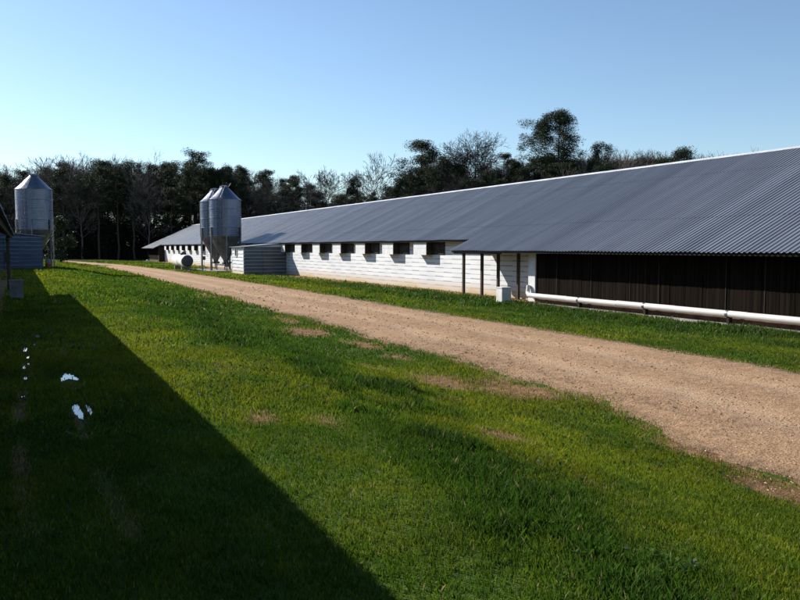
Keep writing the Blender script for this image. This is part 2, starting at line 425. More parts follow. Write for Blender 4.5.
# ------------------------------------------------------------------ puddles
PUD = []
def puddle(cx, cy, pts, label):
    z = Gf(cx, cy) + .006
    mb = MB(); n = len(pts)
    ctr = (sum(p[0] for p in pts)/n, sum(p[1] for p in pts)/n)
    top = [(cx+x, cy+y, z) for x, y in pts]; bot = [(cx+x*1.04, cy+y*1.04, z - .03) for x, y in pts]
    mb.add(top + bot, [tuple(range(n))] + [(k, (k+1) % n, n + (k+1) % n, n + k) for k in range(n)])
    o = mb.build('puddle', M_WATER); o['kind'] = 'structure'; o['label'] = label
    PUD.append((cx, cy, max(abs(p[0]) for p in pts) * .85, max(abs(p[1]) for p in pts) * .85))
M_WATER = mat('still_water', (.01,.012,.01), .06, 0, .9)
def blob(rx, ry, seed, notch=None, n=44):
    r = random.Random(seed); out = []
    for k in range(n):
        t = 2 * math.pi * k / n; w = 1 + .35 * math.sin(3*t + seed) * r.random() + .2 * (r.random() - .5)
        if notch is not None:
            d = abs((t - notch + math.pi) % (2*math.pi) - math.pi)
            if d < .75: w *= .10 + .3 * d / .75
        out.append((rx * w * math.cos(t), ry * w * math.sin(t)))
    return out
puddle(.455, 9.6, blob(.085, .30, 3, -math.pi/2, 30), 'bright arched puddle of water in the shaded rut')
puddle(.43, 7.62, blob(.038, .36, 5), 'narrow bright puddle in the shaded rut, nearer than the arched one')
puddle(.53, 7.62, blob(.018, .24, 8), 'thin sliver of water beside the nearest bright puddle')
for k, (px, py, a, b) in enumerate([(.02,12.6,.03,.25),(.05,11.7,.018,.16),(.0,10.7,.018,.15),(.01,9.8,.022,.10),(-.02,8.6,.026,.04),(.22,14.4,.035,.25),(.16,13.1,.02,.2),(.05,11.0,.012,.12)]):
    puddle(px, py, blob(a, b, 20 + k), 'small dull puddle in the left wheel rut in the shade')

# ------------------------------------------------------------------ grass
def grass():
    zones = [  # x0,x1,y0,y1, density, height, width
        (-.4, 9, 2.2, 6.5, 8000, .026, .0026), (-.5, 17.5, 6.5, 12, 2900, .034, .0046), (-.5, 18, 12, 22, 900, .040, .0085),
        (-.5, 18, 22, 40, 190, .065, .022), (-1, 18, 40, 72, 60, .08, .045), (-3, 24, 72, 116, 20, .10, .09)]
    Vs = []; Cs = []
    th, = (math.radians(25.98),)
    for x0, x1, y0, y1, den, hgt, wid in zones:
        n = int((x1 - x0) * (y1 - y0) * den)
        x = nrg.uniform(x0, x1, n); y = nrg.uniform(y0, y1, n)
        rt = x * math.cos(th) - y * math.sin(th); fw = y * math.cos(th) + x * math.sin(th)
        keep = (np.abs(rt) < .60 * fw + .6) & (fw > 2.6)
        x = x[keep]; y = y[keep]
        l, r = road_edges(y); d = dirt_amt(x, y); t = tall_amt(x, y)
        on = (x > l - .02) & (x < r + .02)
        fringe = np.where(x < (l + r) / 2, np.exp(-np.clip(x - l, 0, 9) / .10), np.exp(-np.clip(r - x, 0, 9) / .06)) * .35
        clump = fbm(x * 2.1, y * 2.1, 3)
        p = np.where(on, fringe, 1) * (1 - .90 * smooth(.25, .8, d)) * (.45 + .85 * clump)
        if y0 < 20:
            for cx, cy, a, b in PUD: p = np.where((np.abs(x - cx) < a) & (y - cy < b) & (y - cy > -b - .06), p * .06, p)
        p = np.where((x > 17.5) & (y < 121.3) , 0, p)
        k = nrg.random(len(x)) < p
        x, y, t, d, clump = x[k], y[k], t[k], d[k], clump[k]; n = len(x)
        z = G(x, y)
        patch = fbm(x * .8 + 40, y * .8, 3); big = fbm(x * .22 + 7, y * .15, 2)
        h = hgt * (.45 + 1.1 * nrg.random(n)) * (.65 + .7 * patch) * (1 + 1.9 * t * (.4 + clump))
        h = np.minimum(h * np.where(nrg.random(n) < .01, 1.5, 1), .16)
        w = wid * (.6 + .8 * nrg.random(n)) * (1 + .3 * t)
        an = nrg.uniform(0, 2 * np.pi, n); le = nrg.uniform(.1, .75, n) * h; la = nrg.uniform(0, 2 * np.pi, n)
        dx = np.cos(an) * w; dy = np.sin(an) * w
        lx = np.cos(la) * le; ly = np.sin(la) * le
        b0 = np.stack([x - dx, y - dy, z - .004], -1); b1 = np.stack([x + dx, y + dy, z - .004], -1)
        tip = np.stack([x + lx, y + ly, z + h], -1)
        m0 = np.stack([x - dx * .75 + lx * .35, y - dy * .75 + ly * .35, z + h * .6], -1); m1 = np.stack([x + dx * .75 + lx * .35, y + dy * .75 + ly * .35, z + h * .6], -1)
        if wid < .01:
            Vs.append(np.stack([b0, b1, m1, tip, m0], 1).reshape(n, 5, 3)); pad = 5
        else:
            Vs.append(np.stack([b0, b1, m1, tip, m0], 1))
        fine = fbm(x * 5.5 + 11, y * 3.2, 2); yel = np.clip(.16 + 1.9 * (big - .45) + 1.3 * (patch - .5) + .9 * (fine - .5) + .14 * nrg.standard_normal(n) - .7 * t + .5 * d, 0, 1)
        short = np.array([.052, .108, .006]); yl = np.array([.165, .190, .009]); tallc = np.array([.030, .070, .008]); dry = np.array([.26, .19, .09])
        c = short[None] * (1 - yel[:, None]) + yl[None] * yel[:, None]
        c = c * (1 - .75 * t[:, None]) + tallc[None] * .75 * t[:, None]
        dr = (nrg.random(n) < (.020 + .35 * smooth(.15, .5, d))).astype(float)[:, None]
        c = c * (1 - dr) + dry[None] * dr
        c = c * nrg.uniform(.65, 1.3, (n, 1)) * (.72 + .75 * fbm(x * 1.7 + 60, y * 1.1 + 9, 3))[:, None]
        Cs.append(c)
    V = np.concatenate(Vs); C = np.concatenate(Cs)
    o = soup('grass', V, 5, M_GRASS, C)
    tag(o, 'short green lawn grass with a taller dark band beside the drive', 'grass', kind='stuff')
    print('grass blades', len(V))
grass()

# loose stones on the road and broadleaf weeds in the lawn
def pebbles():
    th = math.radians(25.98); oc = [(1,0,0),(0,1,0),(-1,0,0),(0,-1,0),(0,0,1),(0,0,-1)]
    tri = [(0,1,4),(1,2,4),(2,3,4),(3,0,4),(1,0,5),(2,1,5),(3,2,5),(0,3,5)]
    P = []
    for y0, y1, den, s in ((2.5, 9, 260, .010), (9, 18, 120, .014), (18, 36, 40, .022)):
        n = int((y1 - y0) * 6.5 * den); x = nrg.uniform(5.0, 11.3, n); y = nrg.uniform(y0, y1, n)
        l, r = road_edges(y); k = (x > l - .35) & (x < r + .2); x, y, l, r = x[k], y[k], l[k], r[k]
        e = np.minimum(x - l, r - x); k = nrg.random(len(x)) < (.35 + .65 * np.exp(-np.clip(e, 0, 9) / .5)); x, y, e = x[k], y[k], e[k]
        P.append(np.stack([x, y, G(x, y) + np.where(e > 0, .012 + .03 * smooth(0, .5, e), .0), s * nrg.uniform(.4, 1.5, len(x)) ** 1.3], -1))
    P = np.concatenate(P); n = len(P)
    V = np.zeros((n, 8, 3, 3)); jit = nrg.uniform(.6, 1.25, (n, 6, 1))
    O = np.array(oc)[None] * jit * P[:, 3][:, None, None] * np.array([1, 1, .6])
    a = nrg.uniform(0, 6.28, n); ca, sa = np.cos(a)[:, None], np.sin(a)[:, None]
    X = O[..., 0] * ca - O[..., 1] * sa + P[:, 0:1]; Yv = O[..., 0] * sa + O[..., 1] * ca + P[:, 1:2]; Z = O[..., 2] + P[:, 2:3]
    O = np.stack([X, Yv, Z], -1)
    for i, t in enumerate(tri): V[:, i] = O[:, list(t)]
    cc = np.array([.40,.28,.18])[None] * nrg.uniform(.45, 1.45, (n, 1)) * (1 + nrg.uniform(-.1, .1, (n, 3)))
    C = np.repeat(cc, 8, 0)
    m = mat('loose_stone', (.4,.3,.2), .9, 0, .2); nn = N(m); at = nn.new('ShaderNodeAttribute', attribute_name='tint'); nn.link(at.outputs['Color'], nn.b.inputs['Base Color'])
    o = soup('loose_gravel', V.reshape(-1, 3, 3), 3, m, C)
    tag(o, 'loose tan stones scattered over the gravel drive', 'gravel', kind='stuff')
pebbles()

M_WEED = m_leafy('weed_leaf', .4, True, rough=.95)
def weeds():
    th = math.radians(25.98); n0 = 5200
    x = nrg.uniform(-.3, 16.6, n0 * 3); y = 2.6 + nrg.random(n0 * 3) ** 1.7 * 38
    l, r = road_edges(y); rt = x * math.cos(th) - y * math.sin(th); fw = y * math.cos(th) + x * math.sin(th)
    k = ((x < l - .05) | (x > r + .1)) & (np.abs(rt) < .6 * fw + .5) & (fw > 2.6) & (dirt_amt(x, y) < .5) & (fbm(x * .9, y * .9 + 50, 3) > .53)
    x, y = x[k], y[k]; F = []; C = []
    for i in range(len(x)):
        d = math.hypot(x[i], y[i]); s = (.012 + .010 * nrg.random()) * (1 + d / 26) ; z = Gf(x[i], y[i])
        c = np.array([.04,.095,.010]) * nrg.uniform(.7, 1.5)
        if nrg.random() < .025: c = np.array([.14,.16,.10])
        for j in range(6):
            a = nrg.uniform(0, 6.28); el = nrg.uniform(.15, .9); L = s * nrg.uniform(.8, 1.6)
            ux, uy, uz = math.cos(a) * math.cos(el), math.sin(a) * math.cos(el), math.sin(el)
            px, py = -math.sin(a) * L * .32, math.cos(a) * L * .32
            zz = z + .015 + .03 * nrg.random()
            F.append([(x[i], y[i], zz), (x[i]+ux*L*.55+px, y[i]+uy*L*.55+py, zz+uz*L*.55), (x[i]+ux*L, y[i]+uy*L, zz+uz*L), (x[i]+ux*L*.55-px, y[i]+uy*L*.55-py, zz+uz*L*.55)]); C.append(c)
    o = soup('lawn_weeds', np.array(F), 4, M_WEED, np.array(C))
    tag(o, 'small broadleaf weeds dotted through the lawn grass', 'weeds', kind='stuff')
weeds()

# ------------------------------------------------------------------ barns
PITCH = .4626; RID = 5.3
def build_barn(xw, sgn, zb, label, y0, ye0, ye1, y1, box_y, with_far=True):
    """xw: x of the long wall we see; sgn=-1 when outward is -X. o = distance outward from that wall."""
    X = lambda o: xw + sgn * o
    zs = lambda o: RID - (o + 6.0) * PITCH           # slope height above base
    top = thing('poultry_barn', label, 'barn', (X(-6), (y0 + y1) / 2, zb), group='long parallel poultry barns')
    def B(mb, *a, **k):
        o = mb.build(*a, **k); o.location = (0, 0, zb) ; o.parent = top; o.matrix_parent_inverse = Matrix.Translation(-Vector(top.location)); return o
    # roof: trapezoid ribs every 0.229 m along Y, both slopes
    prof = [(0, 0), (.048, .003), (.074, .030), (.110, .034), (.136, .010)]
    rib = .16; ny = int((y1 - y0) / rib)
    ys_, hs = [], []
    for i in range(ny):
        for d, h in prof: ys_.append(y0 + i * rib + d); hs.append(h)
    for side, nm in ((1, 'roof'), (-1, 'far_roof_slope')):
        vs = []; fs = []
        lapn = 4
        for j, (yy, h) in enumerate(zip(ys_, hs)):
            oe = .56
            if side == 1 and (yy < ye0 or yy > ye1): oe = 1.54
            wav = .006 * math.sin(yy * 1.7) + .004 * math.sin(yy * .63 + 1)
            for q in range(lapn):
                f = q / (lapn - 1); o = oe + (-6.0 - oe) * f
                oo = o if side == 1 else -12.0 - o
                zz = zs(o) + h + .05 + wav * (1 - f) + .004 * math.sin(yy * 2.9 + q * 2)
                vs.append((X(oo), yy, zz))
        for j in range(len(ys_) - 1):
            # step where the eave length changes: leave a straight rake there
            for q in range(lapn - 1):
                a = j * lapn + q; fs.append((a, a + lapn, a + lapn + 1, a + 1))
        mb = MB(); mb.add(vs, fs); o = B(mb, 'roof_slope', M_ROOF)
    # deck under the sheets (purlins), one piece for each eave length
    mb = MB()
    def deck(oe, a, b, side=1):
        pts = [(oe, zs(oe)), (-6, zs(-6))]
        P = [(X(o if side == 1 else -12 - o), a, z + .035) for o, z in pts] + [(X(o if side == 1 else -12 - o), a, z - .04) for o, z in reversed(pts)]
        mb.prism(P, (0, b - a, 0))
    deck(1.47, y0 + .02, ye0 - .02); deck(.49, ye0, ye1); deck(1.47, ye1 + .02, y1 - .1); deck(.49, y0 + .02, y1 - .1, -1)
    B(mb, 'roof_deck', M_DECK)
    # fascia along eaves
    mb = MB()
    for oe, a, b in ((1.49, y0, ye0), (.51, ye0, ye1), (1.49, ye1, y1 - .1)):
        z = zs(oe); mb.box((X(oe - .05), a, z - .05), (X(oe - .018), b, z + .03))
    B(mb, 'fascia', M_BLACKWOOD)
    # ridge cap with scalloped closure
    mb = MB()
    yy = y0
    ridz = RID + .05
    while yy < y1 - .2:
        e = min(yy + 3.05, y1 - .1); lift = .004 * ((int(yy / 3.05)) % 2)
        for s2 in (1, -1):
            P = [(X(-6), yy, ridz + .06 + lift), (X(-6 + s2 * .10), yy, ridz - .10 * PITCH + .045 + lift), (X(-6 + s2 * .10), yy, ridz - .10 * PITCH + .025 + lift), (X(-6), yy, ridz + .04 + lift)]
            mb.prism(P, (0, e - yy + .02, 0))
        yy = e
    B(mb, 'ridge_cap', M_RIDGE)
    # long wall in white painted block, with the end walls
    mb = MB(); hw = zs(0) - .045
    mb.box((X(0), ye0 - 4.9, -.12), (X(-.2), ye1 - .0, hw))
    B(mb, 'front_wall', M_WALL)
    mb = MB(); mb.box((X(-11.8), y0 + .3, -.12), (X(-12), y1 - .4, hw - .2)); B(mb, 'rear_wall', M_WALL)
    for a in (y0 + .3, y1 - .5):
        mb = MB()
        P = [(X(-.25), a, -.12), (X(-.25), a, zs(-.25) - .06), (X(-6), a, RID - .06), (X(-11.75), a, zs(-.25) - .06), (X(-11.75), a, -.12)]
        mb.prism(P, (0, .15, 0)); B(mb, 'gable_wall', M_WALL)
    # cooling pad housings in both extensions
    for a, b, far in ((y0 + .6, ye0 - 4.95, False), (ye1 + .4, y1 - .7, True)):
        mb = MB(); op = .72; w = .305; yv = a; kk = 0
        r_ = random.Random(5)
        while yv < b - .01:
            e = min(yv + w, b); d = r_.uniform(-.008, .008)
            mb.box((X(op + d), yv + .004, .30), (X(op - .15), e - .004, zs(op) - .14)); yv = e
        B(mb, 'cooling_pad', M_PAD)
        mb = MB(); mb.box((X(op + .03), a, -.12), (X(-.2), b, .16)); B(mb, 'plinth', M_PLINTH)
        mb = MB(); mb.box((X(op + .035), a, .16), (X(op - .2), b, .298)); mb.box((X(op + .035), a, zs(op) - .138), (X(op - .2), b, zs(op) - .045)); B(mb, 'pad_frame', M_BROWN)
        yv = b - 1.25; r_ = random.Random(9)
        while yv > a and not far:
            mb = MB(); mb.box((X(op + .012), yv, .30), (X(op + .022), yv + r_.choice((.012, .018, .02)), zs(op) - .14)); B(mb, 'pad_divider', M_SLATW); yv -= r_.choice((1.22, 1.83, 1.83, 2.44))
        if not far:
            mb = MB(); mb.box((X(op + .05), b + .003, -.12), (X(.002), b + .42, zs(op) - .045)); B(mb, 'corner_panel', M_TRIM)
        else:
            mb = MB(); mb.box((X(op + .05), a - .3, -.12), (X(.002), a - .003, zs(op) - .045)); B(mb, 'corner_panel', M_BROWN)
    # posts carrying the deep eave
    for py in ([ye0 - .35, ye0 - 1.35, ye0 - 2.2, ye0 - 3.35] if with_far else [ye0 - .3]):
        oo = {0: 1.12, 1: .85, 2: .62, 3: .45}[[ye0 - .35, ye0 - 1.35, ye0 - 2.2, ye0 - 3.35].index(py)] if with_far else 1.38
        mb = MB(); mb.box((X(oo), py - .05, -.1), (X(oo - .1), py + .05, zs(oo) - .045)); p = B(mb, 'post', M_POST)
        if not with_far:
            mb = MB(); mb.box((X(oo + .01), py - .16, 1.02), (X(oo - .16), py - .052, 1.32)); q = mb.build('switch_box', M_BLACK); q.parent = p
    mb = MB(); mb.box((X(1.40), ye0 - 3.6, zs(1.4) - .14), (X(1.34), ye0 - .05, zs(1.4) - .045)); B(mb, 'eave_beam', M_POST)
    # small white light fitting under the deep eave
    if with_far:
        mb = MB(); mb.box((X(.95), ye0 - .62, zs(.95) - .17), (X(.80), ye0 - .5, zs(.95) - .045)); B(mb, 'lamp_fitting', M_TRIM)
    # air inlet boxes standing off the wall under the eave
    for by in box_y:
        mb = MB(); mb.box((X(.002), by, 1.65), (X(.37), by + 1.30, zs(.40) - .05), 0)
        o = B(mb, 'inlet_box', M_BROWN)
        f = MB(); f.box((X(.372), by - .01, 1.635), (X(.395), by + 1.31, zs(.40) - .052)); f.box((X(.396), by + .02, 1.96), (X(.402), by + 1.28, 1.985))
        q = f.build('inlet_cover', M_TRIM); q.parent = o
        f = MB(); f.box((X(.004), by - 1.15, 1.66), (X(.03), by - .01, zs(.05) - .06))
        for k in range(7): f.box((X(.03), by - 1.12, 1.69 + k * .085), (X(.055), by - .03, 1.72 + k * .085))
        q = f.build('louvre', M_LOUVRE); q.parent = o
    return top, B, X, zs

barn_r, Br, Xr, zsr = build_barn(17.7, -1, 0.0, 'long low white barn with ribbed metal roof on the far side of the drive', -9.0, 28.4, 109.5, 121.0,
                     [32.7 + 3.66 * k for k in range(21) if not (55.0 < 32.7 + 3.66*k < 58.2)])
barn_l, Bl, Xl, zsl = build_barn(-1.69, 1, .50, 'barn in shade at the left edge of the picture, only its dark eave in view', -14.0, 28.8, 100.0, 108.0,
                     [33.2 + 3.66 * k for k in range(18)], with_far=False)

# ------------------------------------------------------------------ white supply pipe along the pads
def supply_pipe(xc, zc, ya, yb, zb, label, r=.088):
    t = thing('water_pipe', label, 'pipe', (xc, (ya + yb) / 2, zb))
    def B(mb, nm, m, sm=False):
        o = mb.build(nm, m, smoothf=sm); o.parent = t; o.matrix_parent_inverse = Matrix.Translation(-Vector(t.location)); return o
    mb = MB(); y = ya; k = 0
    while y < yb:
        e = min(y + 2.44, yb); dz = .006 * math.sin(k * 2.1)
        mb.lathe([(0, y), (r, y), (r, e), (0, e)], 20, (xc, 0, zc + dz), axis='y')
        y = e; k += 1
    B(mb, 'pipe', M_PVC, False)
    for i in range(len(range(int(ya), int(yb), 3))):
        yy = ya + 1.2 + i * 3.05
        if yy > yb: break
        mb = MB(); mb.lathe([(r + .002, yy), (r + .012, yy), (r + .012, yy + .07), (r + .002, yy + .07)], 20, (xc, 0, zc), axis='y'); B(mb, 'strap', M_STEEL)
        mb = MB(); mb.box((xc - .04, yy - .04, zb - .15), (xc + .08, yy + .04, zc - r + .01)); B(mb, 'pipe_stand', M_BLACKWOOD)
    return t, B
pt, Bp = supply_pipe(16.72, .25, -8, 23.55, -.02, 'long white pipe lying along the foot of the dark pad wall')
mb = MB(); mb.path([(16.72, 23.5, .25), (16.80, 23.72, .33), (16.86, 23.75, .60)], .075, 12); Bp(mb, 'elbow', M_PVC)
# thin slab in front of the pads
mb = MB(); mb.box((16.42, -8, -.12), (16.9, 23.3, -.005)); o = mb.build('concrete_apron', M_CONC, bevel=.012); o['kind'] = 'structure'; o['label'] = 'thin pale slab of concrete under the white pipe'

# ------------------------------------------------------------------ pedestals
def pedestal(x, y, z, w, h, label, m_):
    t = thing('concrete_pedestal', label, 'pedestal', (x, y, z), group='pedestals beside the barns')
    mb = MB(); mb.box((-w/2, -w/2, -.1), (w/2, w/2, h - .04)); mb.build('block', m_, t, bevel=.01)
    mb = MB(); mb.box((-w/2 - .015, -w/2 - .015, h - .04), (w/2 + .015, w/2 + .015, h)); mb.build('lid', m_, t, bevel=.008)
M_CONCL = m_noisy('painted_concrete', (.55,.54,.50), (.72,.71,.67), 4, .8, 0, (1,1,1), .3)
pedestal(15.40, 23.2, Gf(15.4, 23.2), .38, .60, 'white block pedestal on the grass by the open porch of the far barn', M_CONCL)
pedestal(-.13, 25.2, Gf(-.13, 25.2), .36, .56, 'grey block pedestal in the shade beside the left barn', M_CONCD)

# ------------------------------------------------------------------ sheds
def shed(xi, xo, y0, y1, zb, h, label, wallm, trimm, endm):
    """lean-to from barn wall xi to outer face xo"""
    t = thing('control_shed', label, 'shed', ((xi + xo) / 2, (y0 + y1) / 2, zb), group='small sheds attached to barn sides')
    def B(mb, nm, m, par=None):
        o = mb.build(nm, m)
        if par: o.parent = par
        else: o.parent = t; o.matrix_parent_inverse = Matrix.Translation(-Vector(t.location)); o.location = (0, 0, zb)
        return o
    s = 1 if xi > xo else -1
    rise = .28
    # horizontally lapped boards, each course leaning out a little
    mb = MB(); n = int(h / .25); c = h / n
    hz = lambda x: h + rise * abs(x - xo) / abs(xi - xo) - .03
    mb.prism([(xi - s*.005, y0 + .03, -.1), (xo + s*.03, y0 + .03, -.1), (xo + s*.03, y0 + .03, h - .03), (xi - s*.005, y0 + .03, h + rise - .05)], (0, y1 - y0 - .06, 0))
    core = B(mb, 'wall', wallm)
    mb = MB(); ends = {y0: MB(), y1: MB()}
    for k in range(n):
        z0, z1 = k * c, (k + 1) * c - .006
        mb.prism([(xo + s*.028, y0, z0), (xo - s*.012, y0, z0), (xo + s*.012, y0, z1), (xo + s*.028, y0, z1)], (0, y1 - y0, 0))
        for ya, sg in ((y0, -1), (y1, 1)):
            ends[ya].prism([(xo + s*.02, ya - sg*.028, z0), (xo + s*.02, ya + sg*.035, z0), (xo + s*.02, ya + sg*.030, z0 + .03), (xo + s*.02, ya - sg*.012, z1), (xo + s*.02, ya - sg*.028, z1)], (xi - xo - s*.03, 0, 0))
    B(mb, 'siding', wallm)
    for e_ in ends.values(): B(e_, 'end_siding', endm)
    # roof
    mb = MB()
    P = [(xo - s*.18, h - .02), (xi - s*.02, h + rise), (xi - s*.02, h + rise + .03), (xo - s*.18, h + .01)]
    mb.prism([(x, y0 - .12, z) for x, z in P], (0, y1 - y0 + .24, 0)); B(mb, 'roof', M_ROOF)
    for ya in (y0 - .005, y1 - .055):
        mb = MB(); mb.box((xo - s*.02, ya, -.05), (xo + s*.06, ya + .06, h - .04)); B(mb, 'corner_trim', trimm)
    return t, B, s
st, Bs, s_ = shed(17.68, 14.5, 55.55, 59.0, 0, 2.02, 'white lapped shed beside the two feed bins, against the far barn', M_SHEDW, M_TRIM, M_SHADESIDE)
mb = MB(); yw = 57.3; mb.box((14.475, yw - .02, 1.30), (14.44, yw + .62, 1.92)); wf = Bs(mb, 'window', M_TRIM)
mb = MB(); mb.box((14.436, yw + .06, 1.36), (14.445, yw + .54, 1.86)); q = mb.build('pane', M_GLASS); q.parent = wf
mb = MB(); mb.box((15.9, 55.515, .05), (16.7, 55.49, 1.9)); d_ = Bs(mb, 'door', M_SHADESIDE)
mb = MB(); mb.box((16.6, 55.488, .95), (16.63, 55.455, 1.05)); q = mb.build('handle', M_STEEL); q.parent = d_
st2, Bs2, s2_ = shed(-1.61, 1.30, 55.3, 59.0, .6, 2.12, 'blue grey shed in shade below the left feed bin', M_SHEET, M_SHEET, M_SHEET)
mb = MB(); mb.box((-.9, 55.265, .05), (-.1, 55.235, 1.9)); d_ = Bs2(mb, 'door', M_SHEET)
mb = MB(); mb.box((-.2, 55.232, .95), (-.16, 55.2, 1.06)); q = mb.build('handle', M_STEEL); q.parent = d_

# little drum and stand pipe by the left shed
t = thing('small_drum', 'small pale drum with rusty red lower half beside the left shed', 'drum', (1.62, 55.7, Gf(1.62, 55.7)))
mb = MB(); mb.lathe([(0,0),(.16,0),(.17,.02),(.17,.30),(.175,.31),(.17,.32)], 20); mb.build('base', M_RUST, t, True)
mb = MB(); mb.lathe([(.168,.32),(.168,.56),(.14,.60),(.05,.62),(.05,.66),(0,.66)], 20); mb.build('body', M_CONCD, t, True)

# ------------------------------------------------------------------ feed bins
def feed_bin(loc, label, sc=1.0):
    t = thing('feed_bin', label, 'feed bin', loc, group='galvanised feed bins')
    R = 1.37; z0, z1, zt = 2.85, 5.90, 7.05
    mb = MB(); prof = []; z = z0; tier = (z1 - z0) / 4
    nst = 120
    for i in range(nst + 1):
        f = i / nst; zz = z0 + (z1 - z0) * f; r = R + .007 * math.sin(2 * math.pi * zz / .102)
        u = (f * 4) % 1
        if u < .04 or u > .96: r += .010
        prof.append((r, zz))
    mb.lathe(prof, 56); sm = mb
    b = mb.build('body', M_BIN, t, True)
    # roof cone of overlapping sectors
    mb = MB(); n = 16; 
    for k in range(n):
        a0 = 2 * math.pi * k / n; a1 = 2 * math.pi * (k + 1) / n
        ps = []
        for a in (a0, (a0 + a1) / 2, a1):
            lift = .0 if a == (a0 + a1) / 2 else .012
            for r, z in ((R + .03, z1 - .01), (R * .80, z1 + .24), (.30, zt - .12)): ps.append((r * math.cos(a), r * math.sin(a), z + lift))
        mb.add(ps, [(0, 3, 4, 1), (1, 4, 5, 2), (3, 6, 7, 4), (4, 7, 8, 5)])
    mb.lathe([(R - .01, z1 - .03), (R + .05, z1 - .03), (R + .06, z1), (R + .04, z1 + .01)], 56)
    rf = mb.build('roof', M_BIN, t)
    mb = MB(); mb.lathe([(.30, zt - .16), (.32, zt - .03), (.34, zt - .03), (.33, zt + .01), (.10, zt + .07), (0, zt + .08)], 24); q = mb.build('lid', M_BIN); q.parent = rf
    mb = MB(); mb.tube((.32, 0, zt - .1), (.52, 0, zt + .28), .014, n=6); mb.tube((.52, 0, zt + .28), (.62, 0, zt + .26), .014, n=6); q = mb.build('lid_lever', M_STEEL); q.parent = rf
    # hopper
    mb = MB(); mb.lathe([(R - .005, z0 + .02), (R * .98, z0 - .03), (.22, .80), (.22, .62), (0, .60)], 40); h = mb.build('hopper', M_HOP, t)
    mb = MB(); mb.box((-.28, -.28, .50), (.28, .28, .66)); q = mb.build('auger_boot', M_DSTEEL); q.parent = h
    # legs
    for k in range(6):
        a = math.pi / 3 * k + .35; c, s = math.cos(a), math.sin(a); leg = MB()
        ax = Vector((c, s, 0)); tg = Vector((-s, c, 0)); r0, r1 = R + .02, R + .10; w = .05
        P = [ax * r0 + tg * w, ax * r1 + tg * w, ax * r1 - tg * w, ax * r0 - tg * w]
        leg.prism([p + Vector((0, 0, .02)) for p in P], (0, 0, z0 + .75)); l = leg.build('leg', M_STEEL, t)
        ft = MB(); cc = ax * (R + .06); ft.box((cc.x - .11, cc.y - .11, 0), (cc.x + .11, cc.y + .11, .018)); q = ft.build('foot_plate', M_STEEL); q.parent = l
    br = MB()
    for k in range(6):
        a = math.pi / 3 * k + .35; b2 = math.pi / 3 * (k + 1) + .35; rr = R + .05
        A = Vector((math.cos(a) * rr, math.sin(a) * rr, 0)); Bv = Vector((math.cos(b2) * rr, math.sin(b2) * rr, 0))
        if k % 2 == 0: br.tube(A + Vector((0,0,1.0)), Bv + Vector((0,0,2.5)), .018, n=5); br.tube(A + Vector((0,0,2.5)), Bv + Vector((0,0,1.0)), .018, n=5)
        br.tube(A + Vector((0,0,2.6)), Bv + Vector((0,0,2.6)), .022, n=5)
    br.build('brace', M_STEEL, t)
    # ladder up the side nearest the drive
    ld = MB(); a = math.radians(235); ax = Vector((math.cos(a), math.sin(a), 0)); tg = Vector((-ax.y, ax.x, 0)); rr = R + .17
    for sg in (-1, 1): ld.tube(ax * rr + tg * .2 * sg + Vector((0,0,1.1)), ax * rr + tg * .2 * sg + Vector((0,0,z1 + .1)), .016, n=6)
    for sg in (-1, 1): ld.tube(ax * rr + tg * .2 * sg + Vector((0,0,z1 + .1)), ax * .45 + tg * .2 * sg + Vector((0,0,zt - .05)), .016, n=6)
    z = 1.25
    while z < z1: ld.tube(ax * rr - tg * .2 + Vector((0,0,z)), ax * rr + tg * .2 + Vector((0,0,z)), .011, n=5); z += .3
    for z in (z0 + .2, z1 - .3):
        for sg in (-1, 1): ld.tube(ax * (R - .02) + tg * .2 * sg + Vector((0,0,z)), ax * rr + tg * .2 * sg + Vector((0,0,z)), .011, n=5)
    ld.build('ladder', M_STEEL, t)
    t.scale = (1, 1, sc)
    t.scale = (.95, .95, .985)
    return t
M_HOP = m_noisy('weathered_hopper_steel', (.10,.10,.10), (.20,.20,.19), 2, .5, .6)
padz = Gf(15.3, 65) + .10
b1 = feed_bin((15.36, 64.6, padz), 'nearest of the two silver feed bins beside the far barn')
b2 = copy_tree(b1, (15.35, 68.2, padz)); b2['label'] = 'feed bin half hidden behind its twin beside the far barn'
b3 = copy_tree(b1, (.98, 60.6, Gf(.98, 60.6))); b3['label'] = 'silver feed bin rising above the shaded shed at the left edge'; b3.scale = (.88, .88, .92)
mb = MB(); mb.box((12.9, 62.6, -.1), (17.0, 70.2, padz)); o = mb.build('concrete_pad', M_CONC, bevel=.02); o['kind'] = 'structure'; o['label'] = 'low concrete pad under the two feed bins'
# feed auger tube from the boots into the barn
au = thing('feed_auger', 'dark feed tube running from under the bins into the barn wall', 'auger tube', (15.4, 66, padz))
mb = MB(); mb.path([(0, -1.4, .42), (0, 2.2, .42)], .06, 8); mb.path([(0, -1.4, .42), (1.3, -2.2, 1.2), (2.4, -2.9, 1.75)], .055, 8); mb.build('tube', M_DSTEEL, au)
mb = MB(); mb.box((-.16, -1.75, .28), (.16, -1.38, .58)); mb.build('motor', M_STEEL, au)

